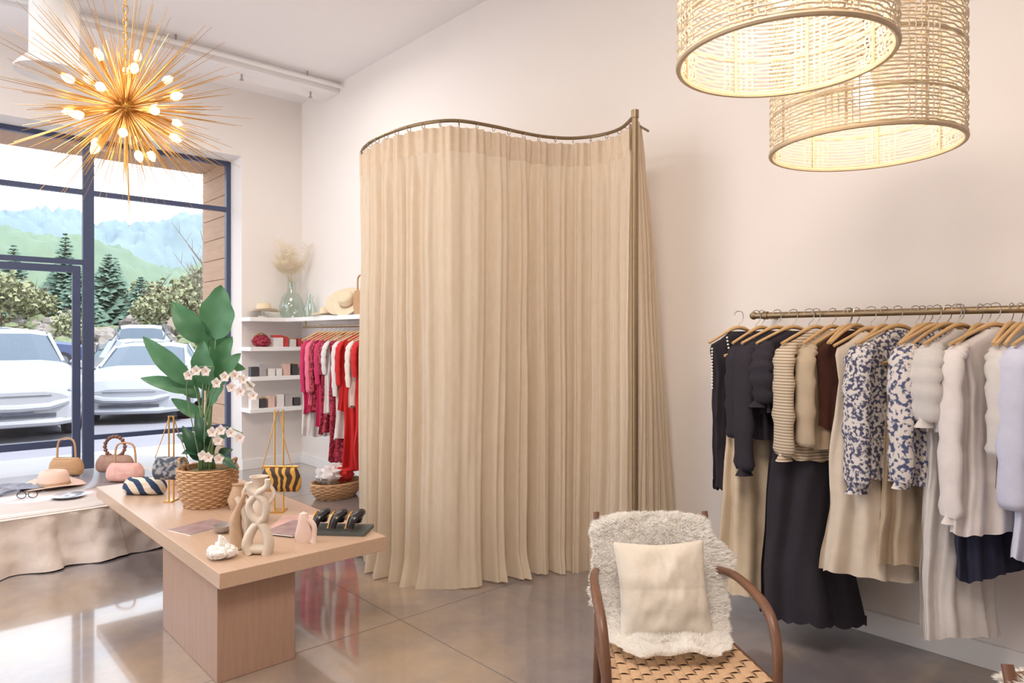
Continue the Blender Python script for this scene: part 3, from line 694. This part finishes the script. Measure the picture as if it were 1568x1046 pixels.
pm=[mk('magazine_cover',S(196,170,166),.4,c2=S(110,84,92),vs=14),mk('magazine_cover_pink',S(214,150,140),.4,c2=S(236,214,204),vs=9)]
for (x,y,r,m) in ((-3.79,1.233,.3,pm[0]),(-3.56,1.64,.9,pm[1]),(-3.42,1.57,.5,pm[0])):
    b=MB().mat(M['white']); b.box(-.09,-.125,0,.09,.125,.006); b.mat(m); b.box(-.091,-.126,.006,.091,.126,.0075); b.obj('magazine',(x,y,.5+(.0077 if x>-3.5 else 0)),r)
b=MB().mat(mk('stone_bowl',S(120,108,108),.3,c2=S(200,190,186),vs=20)); b.rev([(0,0),(.02,0),(.045,.02),(.052,.04),(.048,.04),(.04,.022),(0,.012)],(0,0,0),24); b.obj('small_bowl',(-3.62,1.285,.5))
b=MB().mat(mk('slate_tray',S(84,90,88),.5)); b.box(-.16,-.085,0,.16,.085,.018)
for k in range(3):
    x0=-.095+.092*k
    b.mat(M['black'])
    b.tube(cr([(x0-.01,-.062,.035),(x0,-.05,.075),(x0+.02,0,.095),(x0,.05,.075),(x0-.01,.062,.035)],5),[.022,.028,.032,.028,.022],12,flat=.7)
    b.mat(M['gold'])
    b.tube(cr([(x0-.035,-.058,.03),(x0-.025,-.03,.085),(x0-.02,0,.10),(x0-.025,.03,.085),(x0-.035,.058,.03)],5),.005,6)
b.obj('headband_tray',(-3.24,1.735,.5),.75)
PT=.353
hat('felt_fedora_hat',(-6.36,.97,PT),M['hatpink'],1.1,band=M['ceramtan'])
hat('felt_brim_hat',(-5.9,.42,PT),M['ceramtan'],.85)
def bag(name,loc,m,w=.3,h=.17,handle='arc',hm=None):
    b=MB(); pouch(b,m,(0,0,h/2),w,h,.07); b.mat(hm or M['basket'])
    if handle=='arc': b.tube(cr([(-w*.3,0,h*.9),(-w*.22,0,h+.14),(w*.22,0,h+.14),(w*.3,0,h*.9)],6),.008,6)
    else:
        for i in range(18): a=2*PI*i/18; b.ball((.085*math.cos(a),0,h+.07+.085*math.sin(a)),.017,8,6)
    b.obj(name,loc,CH)
bag('bead_handle_handbag',(-6.62,1.45,PT),mk('tan_print',S(196,160,140),.7,c2=S(110,70,60),vs=12),.3,.15,'bead',mk('dark_beads',S(130,86,70),.4))
bag('straw_handbag',(-6.75,1.12,PT),M['basket'],.26,.15)
bag('pink_print_tote_bag',(-6.15,1.42,PT),mk('pink_print',S(236,206,194),.8,c2=S(206,130,120),vs=16),.28,.15)
b=MB().mat(mk('blue_scarf',S(88,100,128),.85,c2=S(190,194,206),vs=14))
b.grid(lambda u,v:Vector(((u-.5)*.34+.02*math.sin(v*9),(v-.5)*.5,.014+.03*abs(noise.noise(Vector((u*4,v*5,1))))+.02*math.sin(u*14)**2*(1-abs(2*v-1)))),40,40)
b.obj('silk_scarf',(-6.35,.62,.346),.4)
b=MB().mat(M['black'])
for s in(-1,1): b.tube([Vector((s*.035+.028*math.cos(a),0,.03+.024*math.sin(a))) for a in [k*PI/8 for k in range(16)]],.003,5,closed=True); b.tube([(s*.062,0,.035),(s*.064,.12,.03)],.003,5)
b.tube([(-.008,0,.035),(.008,0,.035)],.003,5); b.obj('sunglasses',(-5.95,.75,PT),CH+.3)
b=MB().mat(mk('silver_dish',S(190,196,204),.2,metal=.6)); b.rev([(0,.004),(.08,.004),(.11,.02),(.1,.024),(0,.01)],(0,0,0),26); b.obj('trinket_dish',(-5.8,.98,PT))
# ---------------------------------------------------------------- outside
asp=mk('asphalt',S(134,132,140),.9,var=.06,vs=1.5)
boxobj('parking_lot',-26,-60,-.5,-10.61,60,-.12,mat=asp)
boxobj('upper_parking_lot',-40,-60,-.5,-26.01,60,.25,mat=asp)
lt=mk('sidewalk',S(190,184,180),.9,var=.04,vs=2); boxobj('sidewalk',-10.6,-12,-.3,-8.3,12,-.03,mat=lt)
grass=mk('grass_bank',S(112,120,86),.95,c2=S(138,126,104),vs=.6)
b=MB().mat(grass); b.grid(lambda u,v:Vector((-36.5-40*u,-50+130*v,.0+2.1*min(1,u*4.5)+.5*noise.noise(Vector((u*9,v*20,0))))),40,60)
b.obj('planted_bank')
rock=mk('boulder',S(142,134,128),.9,var=.1,vs=2); shr=mk('shrub',S(96,112,82),.9,c2=S(132,134,102),vs=3)
random.seed(21)
b=MB()
for i in range(170):
    x=-37-random.random()*9;y=random.uniform(-8,30);b.mat(rock if i%2 else shr); s=random.uniform(.25,.7)
    b.ball((x,y,.0+ (abs(x)-36)*.22+.2),(s,s,s*.8),9,7,.7)
b.obj('roadside_boulders_and_shrubs',sharp=.3)
con=mk('conifer_needles',S(112,136,118),.9,c2=S(84,108,96),vs=2); bark=mk('bark',S(120,106,96),.9)  # haze put into the needle colour as a paler green
def conifer(x,y,h,r,z0=1.6):
    b=MB().mat(bark); b.tube([(0,0,0),(0,0,h*.9)],[.16,.05],8); b.mat(con)
    n=26
    for i in range(n):
        t=i/n; z=h*(.06+.90*t); rr=r*(1-t)**.8+.06
        nb=int(14+10*(1-t)); ph=random.random()*6
        for k in range(nb):
            a=ph+2*PI*k/nb+random.uniform(-.15,.15); L=rr*random.uniform(.7,1.15)
            d=Vector((math.cos(a),math.sin(a),random.uniform(-.35,-.1)))
            b.leaf((0,0,z+h*.03),Vector((0,0,z+h*.03))+d*L,max(.22,L*.45),(0,0,1),.08,4,shape=1,vfold=-.5)
    b.obj('conifer_tree',(x,y,z0),sharp=.3)
for x,y,h,r in ((-52.8,8.7,7.0,1.7),(-51,10.8,5.6,2.2),(-55,6.2,6.2,1.9),(-49,12.2,4.0,1.6),(-60,4,6.2,1.8),(-62,9.5,5.4,2.1),(-66,14.5,7,2),(-47,8.4,4.2,1.7),(-58,3,5,2)): conifer(x,y,h,r)
fol=mk('pale_foliage',S(158,156,124),.9,c2=S(124,132,98),vs=2)  # foliage colour paled to stand in for outdoor haze
def decid(x,y,h,bare=False,z0=1.5):
    b=MB().mat(bark); b.tube([(0,0,0),(.1,0,h*.5),(0,.1,h*.7)],[.10,.07,.03],7)
    for i in range(30 if bare else 16):
        a=random.random()*6.28; z=h*random.uniform(.3,.65); rr=h*random.uniform(.12,.28); e=Vector((rr*math.cos(a),rr*math.sin(a),z+rr*1.4)); b.tube([(0,0,z),e],[.03,.01],5)
        for k in range(3): b.tube([Vector((0,0,z)).lerp(e,.5+.15*k),Vector((0,0,z)).lerp(e,.5+.15*k)+Vector((random.uniform(-.4,.4),random.uniform(-.4,.4),.5))],[.012,.005],4)
    if not bare:
        b.mat(fol)
        for i in range(520):
            a=random.random()*6.28;rr=h*.38*random.random()**.5; z=h*(.58+.36*math.sqrt(max(0,1-(rr/(h*.38))**2))*random.uniform(-1,1))
            c=Vector((rr*math.cos(a),rr*math.sin(a),z)); s=h*random.uniform(.03,.06)
            d=Vector((random.gauss(0,1),random.gauss(0,1),random.gauss(0,1))).normalized()
            b.leaf(c,c+d*s*2,s*1.6,(random.gauss(0,1),random.gauss(0,1),1),.2,3,shape=1)
    b.obj('deciduous_tree',(x,y,z0),sharp=.3)
decid(-48,15.8,5.0);decid(-46,17.2,4.6);decid(-45,4.5,3.8);decid(-43,13.6,3.4);decid(-41,7,2.2,False,.8);decid(-34,11.6,7.0,True,.25);decid(-44,11.6,2.8);decid(-56,1.5,4.4);decid(-52,18.5,5);decid(-50,13.2,4.2);decid(-47,6.4,3.0)
b=MB().mat(mk('stucco',S(164,150,138),.9)); b.box(-5,-6,0,5,6,4.4); b.mat(mk('roof_shingle',S(150,124,116),.9))
b.add([(-5.5,-7,4.4),(5.5,-7,4.4),(5.5,7,4.4),(-5.5,7,4.4),(0,-5,6.6),(0,5,6.6)],[(0,1,4),(1,2,5,4),(2,3,5),(3,0,4,5)]); b.mat(M['frame'])
for y in(-4,-1,2): b.box(4.98,y,1.5,5.05,y+1.6,3.2)
b.obj('house',(-82,26,.5),.2)
mt=[mk('forested_hill',S(98,118,108),1,c2=S(122,138,112),vs=.07),mk('mountain_slope',S(114,134,146),1,c2=S(134,148,150),vs=.02)]  # ridge colours greyed and blued to carry the haze
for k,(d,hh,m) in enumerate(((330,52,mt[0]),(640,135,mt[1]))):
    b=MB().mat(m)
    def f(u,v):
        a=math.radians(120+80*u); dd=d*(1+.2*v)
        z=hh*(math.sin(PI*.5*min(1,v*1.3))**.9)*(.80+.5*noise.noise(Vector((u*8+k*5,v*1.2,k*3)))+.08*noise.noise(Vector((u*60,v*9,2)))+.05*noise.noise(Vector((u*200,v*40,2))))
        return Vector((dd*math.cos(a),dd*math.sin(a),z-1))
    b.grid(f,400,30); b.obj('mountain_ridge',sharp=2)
boxobj('meadow_ground',-900,-500,-2,-40.1,700,-.9,mat=grass)
cg=mk('car_glass',S(70,82,94),.1,coat=.5); tyre=mk('tyre',S(52,50,56),.8); chrome=mk('chrome',S(150,152,158),.25,metal=.7); lamp=mk('headlamp',S(104,112,126),.15); grl=mk('grille',S(84,88,98),.5); tail=mk('tail_lamp',S(200,50,50),.3)
def car(name,x,y,c,rz=0,hs=1,z0=-.12):
    b=MB(); body=mk(name+'_paint',S(*c),.25,coat=.6,var=.01)
    st=[(2.28,.30,.58,.64,.66,.56),(2.2,.22,.72,.80,.84,.72),(1.9,.20,.84,.92,.92,.8),(1.2,.22,.92,1.0,.92,.8),(.85,.22,.96,1.03,.92,.78),(.1,.22,.98,1.42,.93,.66),(-.4,.22,.98,1.49,.93,.66),(-1.1,.22,1.0,1.47,.93,.66),(-1.7,.24,1.0,1.36,.91,.63),(-2.15,.26,.98,1.04,.86,.7),(-2.28,.34,.8,.82,.78,.7)]
    secs=[]
    for (sx,zl,zb,zr,hb,hr) in st: secs.append([(sx,-hb*.97,zl*hs),(sx,-hb*1.01,(zl+zb)*.5*hs),(sx,-hb,zb*hs),(sx,-hr,zr*hs-.02),(sx,-hr*.6,zr*hs+.02),(sx,hr*.6,zr*hs+.02),(sx,hr,zr*hs-.02),(sx,hb,zb*hs),(sx,hb*1.01,(zl+zb)*.5*hs),(sx,hb*.97,zl*hs)])
    vs=[p for s in secs for p in s]; n=10
    for i in range(len(secs)-1):
        for j in range(n-1):
            gl=(4<=i<=8 and j in(2,6)) or (i in(4,8) and j in(3,4,5))
            b.mat(cg if gl else body); b.add([vs[i*n+j],vs[i*n+j+1],vs[(i+1)*n+j+1],vs[(i+1)*n+j]],[(0,3,2,1)])
    b.mat(body); b.add(secs[0],[tuple(range(n))]); b.add(secs[-1],[tuple(range(n))[::-1]])
    for s in(-1,1):
        for (xa,za,xb_,zb_) in ((.85,1.02,.1,1.43),(-1.7,1.36,-2.15,1.03)): b.tube([(xa,s*.80,za*hs),(xb_,s*.68,zb_*hs)],.03,6)
        b.tube([(-.55,s*.935,.98*hs),(-.55,s*.67,1.48*hs)],.03,6)
    b.tube([(2.24,-.66,.52*hs),(2.31,-.4,.46*hs),(2.33,0,.45*hs),(2.31,.4,.46*hs),(2.24,.66,.52*hs)],.06,8)
    b.tube([(2.16,-.8,.27*hs),(2.28,-.5,.25*hs),(2.30,.5,.25*hs),(2.16,.8,.27*hs)],.06,8)
    for wx in(1.38,-1.4):
        for s in(-1,1):
            b.mat(tyre); b.tube([(wx,s*.72,.34),(wx,s*.95,.34)],.35,22); b.mat(chrome); b.tube([(wx,s*.94,.34),(wx,s*.965,.34)],.21,14)
    b.mat(lamp)
    for s in(-1,1): b.ball((2.12,s*.68,.66*hs),(.14,.17,.05),12,8)
    b.mat(grl); b.box(2.2,-.42,.52*hs,2.275,.42,.60*hs); b.box(2.2,-.5,.32*hs,2.295,.5,.37*hs)
    b.mat(chrome); b.box(2.2,-.44,.60*hs,2.29,.44,.612*hs); b.mat(lamp); b.box(2.27,-.2,.36*hs,2.31,.2,.42*hs)
    b.mat(tail)
    for s in(-1,1): b.box(-2.28,s*.55,.72*hs,-2.2,s*.82,.84*hs)
    b.mat(body)
    for s in(-1,1): b.ball((.75,s*1.0,1.0*hs),(.09,.1,.07),8,6)
    b.obj(name,(x,y,z0),rz,sharp=.6)
car('white_suv',-15.2,1.55,(166,168,174),-.02,1.18)
car('white_sedan',-16.4,4.3,(164,167,174),-.42,1.0)
car('white_hatchback',-22.2,5.7,(150,154,162),.1,1.05)
car('dark_suv',-28.4,7.1,(64,66,80),2.9,1.15,.25)
car('blue_car',-33,3.9,(70,84,120),1.45,1.1,.25)
# ---------------------------------------------------------------- lights, world, camera
def area(name,loc,size,e,c,rot=(0,0,0)):
    l=bpy.data.lights.new(name,'AREA'); l.shape='DISK'; l.size=size; l.energy=e; l.color=c
    o=bpy.data.objects.new(name,l); o.location=loc;o.rotation_euler=rot; bpy.context.scene.collection.objects.link(o)
area('ceiling_fill_light',(-4.6,-.6,4.25),1.4,60,(1,.94,.88)); area('ceiling_fill_light',(-.8,.4,4.25),1.4,105,(1,.89,.79)); area('ceiling_fill_light',(-5.8,2.2,4.15),1.2,24,(1,.95,.9))  # added overhead fills with no fixture, brightening chair, clothes and walls
s=bpy.data.lights.new('sun','SUN'); s.energy=3.4; s.angle=.01; s.color=(1,.96,.9)
so=bpy.data.objects.new('sun',s); so.rotation_euler=Vector((.42,.35,1)).to_track_quat('Z','Y').to_euler(); bpy.context.scene.collection.objects.link(so)
w=bpy.data.worlds.new('world'); bpy.context.scene.world=w; w.use_nodes=True
N=w.node_tree.nodes;L=w.node_tree.links; bg=N['Background']
tc=N.new('ShaderNodeTexCoord'); sx=N.new('ShaderNodeSeparateXYZ'); rp=N.new('ShaderNodeValToRGB')
L.new(tc.outputs['Generated'],sx.inputs[0]); L.new(sx.outputs['Z'],rp.inputs[0]); L.new(rp.outputs[0],bg.inputs[0])
rp.color_ramp.elements[0].color=(.95,.97,1,1); rp.color_ramp.elements[1].color=(.72,.84,1,1); rp.color_ramp.elements[1].position=.7
bg.inputs[1].default_value=2.3
cam=bpy.data.cameras.new('camera'); co=bpy.data.objects.new('camera',cam); bpy.context.scene.collection.objects.link(co)
cam.sensor_width=36; cam.lens=24.29; cam.shift_y=-.0038; cam.clip_end=3000
co.location=(0,0,1.5); co.rotation_euler=(PI/2,0,CH)
sc_=bpy.context.scene; sc_.camera=co
sc_.view_settings.view_transform='Standard'; sc_.view_settings.look='None'; sc_.view_settings.exposure=0.33
